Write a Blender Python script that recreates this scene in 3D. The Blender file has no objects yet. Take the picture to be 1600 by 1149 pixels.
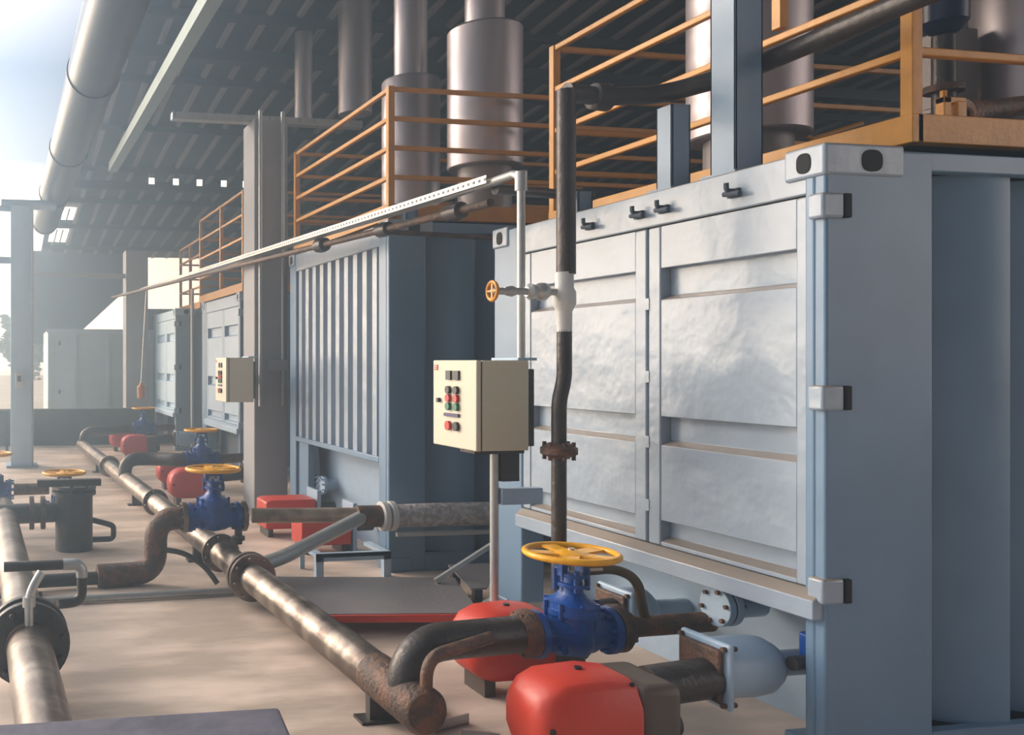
import bpy, bmesh, math, random
from mathutils import Vector, Matrix
random.seed(7)
S = bpy.context.scene
COL = S.collection
PI = math.pi

# ---------------------------------------------------------------- camera
YAW = 0.17770
cd = bpy.data.cameras.new('camera')
cam = bpy.data.objects.new('camera', cd)
COL.objects.link(cam)
cam.location = (0, 0, 1.7)
cam.rotation_euler = (PI / 2, 0, -YAW)
cd.sensor_width = 36
cd.lens = 36 * 1392 / 1600
cd.shift_x = 0.34375
cd.shift_y = -0.0059
cd.clip_end = 400
S.camera = cam

# ---------------------------------------------------------------- view
S.view_settings.view_transform = 'Standard'
S.view_settings.look = 'None'
S.view_settings.gamma = 1
S.view_settings.use_curve_mapping = False
S.view_settings.exposure = -0.1

# ---------------------------------------------------------------- sky and sun
W = bpy.data.worlds.new('sky')
S.world = W
W.use_nodes = True
wn = W.node_tree
wn.nodes.clear()


def N(t, typ, **kw):
    n = t.nodes.new(typ)
    for k, v in kw.items():
        if k in n.inputs.keys():
            n.inputs[k].default_value = v
        else:
            setattr(n, k, v)
    return n


def ramp(t, stops, interp='LINEAR'):
    r = t.nodes.new('ShaderNodeValToRGB')
    cr = r.color_ramp
    cr.interpolation = interp
    while len(cr.elements) < len(stops):
        cr.elements.new(0.5)
    for e, (p, c) in zip(cr.elements, stops):
        e.position = p
        e.color = (*c, 1)
    return r


tc = N(wn, 'ShaderNodeTexCoord')
# sky dome: bright and warm around the low sun on the left, dim and blue elsewhere
sep = N(wn, 'ShaderNodeSeparateXYZ')
wn.links.new(tc.outputs['Generated'], sep.inputs[0])
elev = ramp(wn, [(0.0, (.30, .27, .24)), (0.485, (.42, .38, .34)), (0.505, (2.4, 2.45, 2.45)), (0.596, (1.5, 1.5, 1.45)),
                 (0.608, (.36, .45, .62)), (0.655, (.17, .23, .38)), (0.71, (.75, .80, .92)), (1.0, (.9, .95, 1.05))])
mr = N(wn, 'ShaderNodeMapRange')
mr.inputs['From Min'].default_value = -1
wn.links.new(sep.outputs['Z'], mr.inputs['Value'])
wn.links.new(mr.outputs[0], elev.inputs[0])
dot = N(wn, 'ShaderNodeVectorMath', operation='DOT_PRODUCT')
SUN_DIR = Vector((-.64, .70, .38)).normalized()
dot.inputs[1].default_value = SUN_DIR
wn.links.new(tc.outputs['Generated'], dot.inputs[0])
lobe = ramp(wn, [(0.0, (.025, .03, .04)), (0.45, (.055, .072, .098)), (0.68, (.45, .47, .5)), (0.86, (.95, .95, .95)), (0.94, (2.8, 2.7, 2.55)), (1.0, (7.0, 6.4, 5.6))])
mr2 = N(wn, 'ShaderNodeMapRange')
mr2.inputs['From Min'].default_value = -1
wn.links.new(dot.outputs['Value'], mr2.inputs['Value'])
wn.links.new(mr2.outputs[0], lobe.inputs[0])
mul = N(wn, 'ShaderNodeMix', data_type='RGBA', blend_type='MULTIPLY')
mul.inputs[0].default_value = 1
wn.links.new(elev.outputs[0], mul.inputs[6])
wn.links.new(lobe.outputs[0], mul.inputs[7])
# second, smaller bright opening of sky low on the right-hand side
dot2 = N(wn, 'ShaderNodeVectorMath', operation='DOT_PRODUCT')
dot2.inputs[1].default_value = Vector((.84, -.42, .16)).normalized()
wn.links.new(tc.outputs['Generated'], dot2.inputs[0])
lobe2 = ramp(wn, [(0.86, (0, 0, 0)), (0.95, (1.0, 1.0, 1.1)), (1.0, (3.0, 2.9, 2.9))])
wn.links.new(dot2.outputs['Value'], lobe2.inputs[0])
add = N(wn, 'ShaderNodeMix', data_type='RGBA', blend_type='ADD')
add.inputs[0].default_value = 1
wn.links.new(mul.outputs[2], add.inputs[6])
wn.links.new(lobe2.outputs[0], add.inputs[7])
bg = N(wn, 'ShaderNodeBackground')
bg.inputs['Strength'].default_value = 1.5
wn.links.new(add.outputs[2], bg.inputs[0])
wo = N(wn, 'ShaderNodeOutputWorld')
wn.links.new(bg.outputs[0], wo.inputs[0])

sd = bpy.data.lights.new('sun', 'SUN')
sd.energy = 2.3
sd.angle = math.radians(14)
sd.color = (1.0, .93, .83)
sun = bpy.data.objects.new('sun', sd)
COL.objects.link(sun)
sun.rotation_euler = SUN_DIR.to_track_quat('Z', 'Y').to_euler()


# ---------------------------------------------------------------- materials
def lin(c):
    return tuple((x / 255 / 12.92) if x / 255 <= .04045 else ((x / 255 + .055) / 1.055) ** 2.4 for x in c)


def mat(name, rgb, rough=.5, metal=0., bump=0., bscale=30, var=.12, vscale=4, second=None, dust=None, spec=.5, stretch=None):
    m = bpy.data.materials.new(name)
    m.use_nodes = True
    t = m.node_tree
    t.nodes.clear()
    out = N(t, 'ShaderNodeOutputMaterial')
    p = N(t, 'ShaderNodeBsdfPrincipled')
    p.inputs['Roughness'].default_value = rough
    p.inputs['Metallic'].default_value = metal
    p.inputs['Specular IOR Level'].default_value = spec
    t.links.new(p.outputs[0], out.inputs[0])
    c = lin(rgb)
    tcn = N(t, 'ShaderNodeNewGeometry')
    src = tcn.outputs['Position']
    if stretch:
        mp = N(t, 'ShaderNodeMapping')
        mp.inputs['Scale'].default_value = stretch
        t.links.new(src, mp.inputs[0])
        src = mp.outputs[0]
    n1 = N(t, 'ShaderNodeTexNoise')
    n1.inputs['Scale'].default_value = vscale
    n1.inputs['Detail'].default_value = 5
    t.links.new(src, n1.inputs['Vector'])
    c2 = lin(second) if second else tuple(x * (1 - var) for x in c)
    lo, hi = (.42, .62) if second else (.3, .7)
    r = ramp(t, [(lo, c2), (hi, c)])
    t.links.new(n1.outputs[0], r.inputs[0])
    colour = r.outputs[0]
    if dust:
        # settled dust on upward-facing ledges
        sx = N(t, 'ShaderNodeSeparateXYZ')
        t.links.new(tcn.outputs['Normal'], sx.inputs[0])
        rr = ramp(t, [(.35, (0, 0, 0)), (.6, (1, 1, 1))])
        t.links.new(sx.outputs['Z'], rr.inputs[0])
        mx = N(t, 'ShaderNodeMix', data_type='RGBA')
        t.links.new(rr.outputs[0], mx.inputs[0])
        t.links.new(colour, mx.inputs[6])
        mx.inputs[7].default_value = (*lin(dust), 1)
        colour = mx.outputs[2]
    t.links.new(colour, p.inputs['Base Color'])
    if bump:
        n2 = N(t, 'ShaderNodeTexNoise')
        n2.inputs['Scale'].default_value = bscale
        n2.inputs['Detail'].default_value = 3
        t.links.new(src, n2.inputs['Vector'])
        b = N(t, 'ShaderNodeBump')
        b.inputs['Strength'].default_value = bump
        b.inputs['Distance'].default_value = .026
        t.links.new(n2.outputs[0], b.inputs['Height'])
        t.links.new(b.outputs[0], p.inputs['Normal'])
    return m


def emit(name, rgb, strength):
    m = bpy.data.materials.new(name)
    m.use_nodes = True
    t = m.node_tree
    t.nodes.clear()
    out = N(t, 'ShaderNodeOutputMaterial')
    e = N(t, 'ShaderNodeEmission')
    e.inputs[0].default_value = (*lin(rgb), 1)
    e.inputs[1].default_value = strength
    t.links.new(e.outputs[0], out.inputs[0])
    return m


M = dict(
    blue=mat('blue_grey_paint', (110, 139, 166), .36, bump=.1, bscale=4, var=.14, vscale=3),
    door=mat('door_paint', (154, 169, 185), .27, bump=.45, bscale=5, var=.12, vscale=2.5, dust=(150, 140, 130)),
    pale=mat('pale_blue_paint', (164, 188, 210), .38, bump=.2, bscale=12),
    light=mat('flare_paled_blue_paint', (194, 222, 242), .4, bump=.08),  # pale blue lightened so the colour carries the flare over the far left
    core=mat('container_core', (70, 82, 96), .7),
    dark=mat('black_hole', (16, 15, 15), .8),
    yellow=mat('yellow_paint', (206, 140, 32), .42, bump=.1, var=.18, vscale=9),
    wheel=mat('handwheel_yellow', (244, 176, 20), .35, bump=.1, var=.12, vscale=20),
    valve=mat('valve_blue', (10, 72, 152), .33, bump=.15, bscale=40, var=.25, vscale=12),
    red=mat('burner_red', (200, 58, 38), .42, bump=.06, var=.1),
    brown=mat('burner_brown', (84, 72, 64), .5, var=.2),
    iron=mat('dark_iron_pipe', (72, 66, 64), .4, .35, bump=.2, var=.3, vscale=8),
    rust=mat('rusty_steel', (112, 80, 62), .6, .2, bump=.4, bscale=50, second=(78, 64, 56), vscale=14),
    pipe=mat('bare_steel_pipe', (150, 138, 126), .34, .7, bump=.15, bscale=16, second=(104, 92, 84), vscale=5),
    tan=mat('tan_steel_pipe', (168, 150, 130), .35, .25, bump=.1, second=(130, 112, 96), vscale=7),
    orange=mat('dull_orange', (206, 132, 84), .5),
    galv=mat('galvanised_steel', (186, 188, 186), .32, .45, var=.12, vscale=20),
    brass=mat('copper_tube', (104, 88, 66), .38, .5, var=.25, vscale=12),
    alu=mat('aluminium_cladding', (184, 176, 180), .42, .75, bump=.25, bscale=5, var=.1, vscale=3, stretch=(1, 1, .35)),
    ductdark=mat('dull_duct_metal', (34, 38, 48), .3, 0, var=.1),
    lag=mat('lagging_wrap', (200, 194, 194), .6, .1, bump=.5, bscale=28, second=(158, 150, 146), vscale=22),
    cream=mat('cabinet_cream', (206, 200, 178), .45, var=.04),
    white=mat('white_joint', (206, 206, 204), .5, var=.06),
    black=mat('black_plastic', (26, 25, 27), .4),
    btn_r=mat('button_red', (190, 40, 36), .35),
    btn_g=mat('button_green', (24, 110, 78), .35),
    violet=mat('violet_label', (70, 60, 96), .5),
    slab=mat('concrete', (234, 212, 194), .55, bump=.2, bscale=8, second=(188, 170, 154), vscale=1.6, stretch=(.7, 1.6, 1)),
    ground=mat('outdoor_ground', (205, 190, 172), .9, second=(170, 160, 140), vscale=.6),
    sheet=mat('roof_sheet', (44, 44, 47), .6, .1, var=.15),
    rib=mat('roof_rib', (140, 134, 136), .55, .1, var=.1),
    purlin=mat('purlin_steel', (36, 36, 40), .6, var=.2),
    slate=mat('slate_wall', (104, 120, 136), .7, var=.08),
    lowwall=mat('dark_low_wall', (74, 76, 78), .8, second=(62, 64, 66)),
    plate=mat('grey_plate', (140, 134, 134), .5, .3, bump=.15, var=.15, vscale=5),
    cover=mat('purple_grey_cover', (106, 102, 114), .7, bump=.25, bscale=10, second=(88, 86, 98), vscale=5),
    leaf=mat('leaf_green', (110, 140, 84), .7, second=(70, 104, 58), vscale=4),
    bark=mat('bark', (90, 74, 58), .9),
    motor=mat('motor_blue', (14, 34, 78), .35, var=.2),
    concrete_pillar=mat('grey_render', (158, 158, 162), .7, var=.08),
    greenish=mat('green_grey_beam', (150, 170, 166), .55, var=.1),
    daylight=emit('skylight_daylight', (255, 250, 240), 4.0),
)


# ---------------------------------------------------------------- mesh helpers
def frame_from(d):
    d = Vector(d).normalized()
    up = Vector((0, 0, 1)) if abs(d.z) < .95 else Vector((1, 0, 0))
    u = d.cross(up).normalized()
    v = u.cross(d).normalized()
    return u, v, d


ORG = {}


class B:
    def __init__(s):
        s.bm = bmesh.new()

    def box(s, x0, y0, z0, x1, y1, z1, mtx=None):
        if x1 < x0: x0, x1 = x1, x0
        if y1 < y0: y0, y1 = y1, y0
        if z1 < z0: z0, z1 = z1, z0
        v = [s.bm.verts.new((x, y, z)) for z in (z0, z1) for x, y in ((x0, y0), (x1, y0), (x1, y1), (x0, y1))]
        for f in ((0, 3, 2, 1), (4, 5, 6, 7), (0, 1, 5, 4), (1, 2, 6, 5), (2, 3, 7, 6), (3, 0, 4, 7)):
            s.bm.faces.new([v[i] for i in f])
        if mtx:
            for q in v: q.co = mtx @ q.co
        return s

    def beam(s, p0, p1, w, h):
        """rectangular bar from p0 to p1, w wide, h high"""
        p0, p1 = Vector(p0), Vector(p1)
        u, v, d = frame_from(p1 - p0)
        r = []
        for p in (p0, p1):
            for a, b in ((-1, -1), (1, -1), (1, 1), (-1, 1)):
                r.append(s.bm.verts.new(p + u * a * w / 2 + v * b * h / 2))
        for f in ((0, 1, 2, 3), (7, 6, 5, 4), (0, 4, 5, 1), (1, 5, 6, 2), (2, 6, 7, 3), (3, 7, 4, 0)):
            s.bm.faces.new([r[i] for i in f])
        return s

    def lathe(s, prof, p0, d, seg=28, sx=1., sy=1.):
        """prof: list of (distance along d, radius)"""
        u, v, d = frame_from(d)
        p0 = Vector(p0)
        rings = []
        for t, r in prof:
            if r <= 1e-5:
                rings.append([s.bm.verts.new(p0 + d * t)])
            else:
                rings.append([s.bm.verts.new(p0 + d * t + (u * math.cos(a) * sx + v * math.sin(a) * sy) * r)
                              for a in [2 * PI * k / seg for k in range(seg)]])
        for a, b in zip(rings, rings[1:]):
            if len(a) == 1 and len(b) == 1: continue
            for k in range(seg):
                k2 = (k + 1) % seg
                if len(a) == 1:
                    s.bm.faces.new((a[0], b[k], b[k2]))
                elif len(b) == 1:
                    s.bm.faces.new((a[k], b[0], a[k2]))
                else:
                    s.bm.faces.new((a[k], b[k], b[k2], a[k2]))
        for rg in (rings[0], rings[-1]):
            if len(rg) > 1: s.bm.faces.new(rg)
        return s

    def cyl(s, p0, p1, r, r2=None, seg=24):
        p0, p1 = Vector(p0), Vector(p1)
        L = (p1 - p0).length
        return s.lathe([(0, r), (L, r if r2 is None else r2)], p0, p1 - p0, seg)

    def tube(s, pts, r, bend=None, seg=18, cap=True):
        pts = [Vector(p) for p in pts]
        bend = r * 1.6 if bend is None else bend
        path = [pts[0]]
        for i in range(1, len(pts) - 1):
            a, b, c = pts[i - 1], pts[i], pts[i + 1]
            d1, d2 = (a - b), (c - b)
            R = min(bend, d1.length * (.95 if i == 1 else .49), d2.length * (.95 if i == len(pts) - 2 else .49))
            q1, q2 = b + d1.normalized() * R, b + d2.normalized() * R
            for k in range(9):
                t = k / 8
                path.append(q1 * (1 - t) ** 2 + b * 2 * t * (1 - t) + q2 * t * t)
        path.append(pts[-1])
        clean = [path[0]]
        for p in path[1:]:
            if (p - clean[-1]).length > 1e-4: clean.append(p)
        path = clean
        u = None
        rings = []
        for i, p in enumerate(path):
            d = (path[min(i + 1, len(path) - 1)] - path[max(i - 1, 0)]).normalized()
            if u is None:
                u, v, _ = frame_from(d)
            else:
                u = (u - d * u.dot(d)).normalized()
            v = d.cross(u)
            rings.append([s.bm.verts.new(p + (u * math.cos(2 * PI * k / seg) + v * math.sin(2 * PI * k / seg)) * r) for k in range(seg)])
        for a, b in zip(rings, rings[1:]):
            for k in range(seg):
                k2 = (k + 1) % seg
                s.bm.faces.new((a[k], a[k2], b[k2], b[k]))
        if cap:
            s.bm.faces.new(rings[0][::-1])
            s.bm.faces.new(rings[-1])
        return s

    def prism(s, poly, axis, a, b):
        """extrude 2-D poly along axis: 'x' -> poly is (y,z); 'y' -> (x,z); 'z' -> (x,y)"""
        def P(p, q):
            return {'x': (q, p[0], p[1]), 'y': (p[0], q, p[1]), 'z': (p[0], p[1], q)}[axis]
        lo = [s.bm.verts.new(P(p, a)) for p in poly]
        hi = [s.bm.verts.new(P(p, b)) for p in poly]
        n = len(poly)
        for k in range(n):
            s.bm.faces.new((lo[k], lo[(k + 1) % n], hi[(k + 1) % n], hi[k]))
        s.bm.faces.new(lo)
        s.bm.faces.new(hi)
        return s

    def ring(s, c, d, R, r, seg=40, sub=10):
        u, v, d = frame_from(d)
        c = Vector(c)
        rings = []
        for i in range(seg):
            a = 2 * PI * i / seg
            o = u * math.cos(a) + v * math.sin(a)
            rings.append([s.bm.verts.new(c + o * (R + r * math.cos(2 * PI * k / sub)) + d * r * math.sin(2 * PI * k / sub)) for k in range(sub)])
        for i in range(seg):
            a, b = rings[i], rings[(i + 1) % seg]
            for k in range(sub):
                k2 = (k + 1) % sub
                s.bm.faces.new((a[k], b[k], b[k2], a[k2]))
        return s

    def bolts(s, c, d, R, r, h, n=8, ph=.2):
        u, v, d = frame_from(d)
        c = Vector(c)
        for k in range(n):
            a = 2 * PI * k / n + ph
            q = c + (u * math.cos(a) + v * math.sin(a)) * R
            s.cyl(q - d * h / 2, q + d * h / 2, r, seg=6)
        return s

    def build(s, name, m, parent=None, bevel=0., seg=2, flat=False):
        bmesh.ops.recalc_face_normals(s.bm, faces=s.bm.faces)
        o0 = ORG.get(parent.name, Vector((0, 0, 0))) if parent else Vector((0, 0, 0))
        if o0.length: bmesh.ops.translate(s.bm, verts=s.bm.verts, vec=-o0)
        me = bpy.data.meshes.new(name)
        s.bm.to_mesh(me)
        s.bm.free()
        me.materials.append(M[m] if isinstance(m, str) else m)
        if not flat:
            me.polygons.foreach_set('use_smooth', [True] * len(me.polygons))
            me.set_sharp_from_angle(angle=math.radians(38))
        o = bpy.data.objects.new(name, me)
        COL.objects.link(o)
        if parent:
            o.parent = parent
            ORG[o.name] = o0
        if bevel:
            b = o.modifiers.new('bevel', 'BEVEL')
            b.width = bevel
            b.segments = seg
            b.limit_method = 'ANGLE'
            b.harden_normals = False
        return o


def tag(o, label, cat, group=None, kind=None):
    o['label'] = label
    o['category'] = cat
    if group: o['group'] = group
    if kind: o['kind'] = kind
    return o


def thing(name, label, cat, loc, group=None):
    o = bpy.data.objects.new(name, None)
    COL.objects.link(o)
    o.location = loc
    o.empty_display_size = .1
    ORG[o.name] = Vector(loc)
    return tag(o, label, cat, group)


def struct(name, b, m, **kw):
    o = b.build(name, m, **kw)
    o['kind'] = 'structure'
    return o


def copy_tree(o, loc=None, parent=None, rz=0):
    c = o.copy()
    COL.objects.link(c)
    if parent: c.parent = parent
    if loc is not None: c.location = loc
    if rz: c.rotation_euler.z = rz
    for ch in list(o.children):
        copy_tree(ch, None, c)
    return c


# ================================================================ SETTING
struct('floor', B().box(-.9, -4, -.15, 14, 25.2, 0), 'slab')
struct('ground', B().box(-80, -40, -.4, 90, 120, -.16), 'ground')


def roof_z(y): return 7.5 - .11 * y


X_E = 1.12
b = B()
p = [(-4, roof_z(-4)), (25.4, roof_z(25.4)), (25.4, roof_z(25.4) + .03), (-4, roof_z(-4) + .03)]
b.prism(p, 'x', X_E, 16)
roof = struct('ceiling', b, 'sheet')
b = B()
x = X_E + .25
while x < 15.8:
    q = [(x - .05, 0), (x - .03, -.045), (x + .03, -.045), (x + .05, 0)]
    vs0 = [b.bm.verts.new((a, -4, roof_z(-4) + c)) for a, c in q]
    vs1 = [b.bm.verts.new((a, 25.3, roof_z(25.3) + c)) for a, c in q]
    for k in range(3): b.bm.faces.new((vs0[k], vs0[k + 1], vs1[k + 1], vs1[k]))
    x += .42
b.build('corrugation_rib', 'rib', roof)
b = B()
for y in (3.2, 5.2, 7.2, 9.2, 11.2, 13.2, 15.2, 17.4, 19.6, 21.8, 24):
    z = roof_z(y)
    b.box(X_E, y, z - .14, 15.9, y + .09, z - .03)
b.build('purlin', 'purlin', roof)
b = B()
for y in (6.4, 12.0, 18.0):
    z = roof_z(y)
    b.box(X_E, y, z - .30, 15.9, y + .2, z - .14)
b.build('rafter', 'purlin', roof)

# far gable wall with a slanted foot and a bright opening
b = B()
b.prism([(.80, 4.78), (.80, 2.2), (1.9, 2.2), (2.3, 2.6), (3.55, 3.76), (4.05, 3.76), (4.05, 4.78)], 'y', 25.0, 25.12)
b.prism([(3.62, 3.2), (3.62, 0), (5.7, 0), (5.7, 3.2)], 'y', 25.0, 25.12)
b.prism([(5.7, 4.78), (5.7, 0), (16, 0), (16, 4.78)], 'y', 25.0, 25.12)
struct('wall_back', b, 'slate')
struct('wall_right', B().box(15.9, 11, 0, 16.05, 25, 5.6), 'slate')
struct('wall_low', B().box(-3.4, 18.15, -.15, 3.15, 18.4, .735), 'lowwall')

# pillar and columns
b = B().box(2.67, 19.0, 0, 3.15, 19.5, 4.1)
tag(b.build('pillar', 'concrete_pillar', bevel=.01), 'grey square pillar at the far end behind the dark low wall', 'pillar')

c = column = thing('steel_column', 'grey box column standing between the ribbed container and the next one', 'column', (2.99, 9.95, 0))
b = B().box(2.80, 9.62, 0, 3.19, 10.08, 4.42)
b.build('shaft', 'concrete_pillar', c, bevel=.012)
B().box(2.74, 9.56, 0, 3.25, 10.14, .03).build('base_plate', 'plate', c)
for xx in (2.86, 3.12):
    B().cyl((xx, 9.585, 1.2), (xx, 9.585, 4.5), .022, seg=10).build('conduit', 'galv', c)
B().box(2.95, 9.55, 1.6, 3.17, 9.62, 1.72).build('junction_box', 'concrete_pillar', c, bevel=.006)

c = thing('light_blue_column', 'light blue steel column at the open left side carrying a small switch box', 'column', (.35, 14.55, 0))
b = B()
b.box(.17, 14.42, 0, .53, 14.45, 4.2).box(.17, 14.75, 0, .53, 14.78, 4.2).box(.33, 14.45, 0, .36, 14.75, 4.2)
b.build('shaft', 'light', c, bevel=.004)
B().box(.1, 14.36, 0, .6, 14.84, .04).build('base_plate', 'pale', c)
B().box(.24, 14.32, 1.28, .36, 14.42, 1.52).build('switch_box', 'white', c, bevel=.01)
B().box(.27, 14.31, 1.38, .33, 14.325, 1.47).build('switch', 'black', c)
B().cyl((.5, 14.39, .0), (.5, 14.39, 4.2), .018, seg=8).build('conduit', 'galv', c)
B().box(.02, 14.36, 4.2, .9, 14.84, 4.28).build('top_plate', 'pale', c)
B().box(-2.4, 14.5, 3.28, .17, 14.6, 3.38).build('side_beam', 'pale', c)
B().box(-2.4, 14.5, 4.12, .17, 14.6, 4.2).build('side_beam', 'pale', c)

b = B()
for y in (2.5, 5.6, 8.7, 11.8, 14.9):
    b.lathe([(0, .25), (2.98, .25), (2.98, .262), (3.1, .262), (3.1, .25)], (.89, y, 4.5), (0, 1, 0), 36)
tag(b.build('overhead_duct', 'ductdark'), 'long round metal duct under the eave at top left with a bright glint', 'duct')
b = B().box(2.0, 2, 5.25, 2.16, 16.6, 5.42)
tag(b.build('longitudinal_beam', 'greenish'), 'pale green-grey beam running lengthwise under the roof, right of the round duct', 'beam')
b = B().box(1.9, 9.78, 4.42, 4.15, 9.9, 4.5)
for k in range(12): b.box(1.95 + k * .18, 9.76, 4.44, 2.0 + k * .18, 9.78, 4.49)
tag(b.build('cross_tray', 'galv'), 'horizontal galvanised cable tray across the top of the grey column', 'cable tray')
b = B().box(.55, 19.1, 3.5, 2.67, 19.18, 3.6)
tag(b.build('tie_bar', 'galv'), 'thin pale horizontal tie bar in front of the far dark wall', 'beam')

# glowing squares for daylight gaps, on added housings and hangers, plus two larger rooflights
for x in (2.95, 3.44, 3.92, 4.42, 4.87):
    o = thing('daylight_gap_glow', 'small glowing square standing in for a daylight gap, under the far roof purlin', 'daylight gap', (x, 17.42, 5.30), 'row of small glowing squares for daylight gaps under the roof')
    B().box(x - .055, 17.36, 5.21, x + .055, 17.37, 5.33).build('glow_face', 'daylight', o)
    B().box(x - .065, 17.372, 5.20, x + .065, 17.46, 5.34).build('housing', 'sheet', o)
    B().box(x - .01, 17.40, 5.34, x + .01, 17.42, 5.47).build('hanger', 'sheet', o)
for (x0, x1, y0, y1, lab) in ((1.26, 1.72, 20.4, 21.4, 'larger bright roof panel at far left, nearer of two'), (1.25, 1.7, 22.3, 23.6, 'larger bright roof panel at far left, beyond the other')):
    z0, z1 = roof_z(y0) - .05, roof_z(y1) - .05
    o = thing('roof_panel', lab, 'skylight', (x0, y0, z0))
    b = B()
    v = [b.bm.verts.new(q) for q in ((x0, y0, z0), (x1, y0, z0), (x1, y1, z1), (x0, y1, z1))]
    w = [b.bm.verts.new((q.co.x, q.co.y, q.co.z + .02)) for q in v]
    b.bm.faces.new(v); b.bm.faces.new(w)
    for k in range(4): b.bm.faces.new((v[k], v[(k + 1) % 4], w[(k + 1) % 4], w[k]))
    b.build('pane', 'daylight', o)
    b = B()
    for f in (.33, .66):
        xx = x0 + (x1 - x0) * f
        b.beam((xx, y0, z0 - .02), (xx, y1, z1 - .02), .03, .03)
    b.build('glazing_bar', 'sheet', o)


# ================================================================ CONTAINERS
def oval(b, c, axis, w, h, dpt, seg=20):
    """flat stadium-like disc of width w, height h, centred c, on plane normal to axis"""
    pts = []
    for k in range(seg):
        a = 2 * PI * k / seg
        ca, sa = math.cos(a), math.sin(a)
        pts.append((math.copysign(abs(ca) ** .75, ca) * w / 2, math.copysign(abs(sa) ** .75, sa) * h / 2))
    if axis == 'x':
        b.prism([(c[1] + p, c[2] + q) for p, q in pts], 'x', c[0] - dpt, c[0] + .001)
    else:
        b.prism([(c[0] + p, c[2] + q) for p, q in pts], 'y', c[1] - dpt, c[1] + .001)


def corrug(x0, x1, y_in, y_out, per=.5):
    pts = [(x0, y_in)]
    x = x0
    while x < x1:
        pts += [(x + .20 * per, y_in), (x + .56 * per, y_out), (x + .90 * per, y_out), (x + per, y_in)]
        x += per
    return pts


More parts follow.
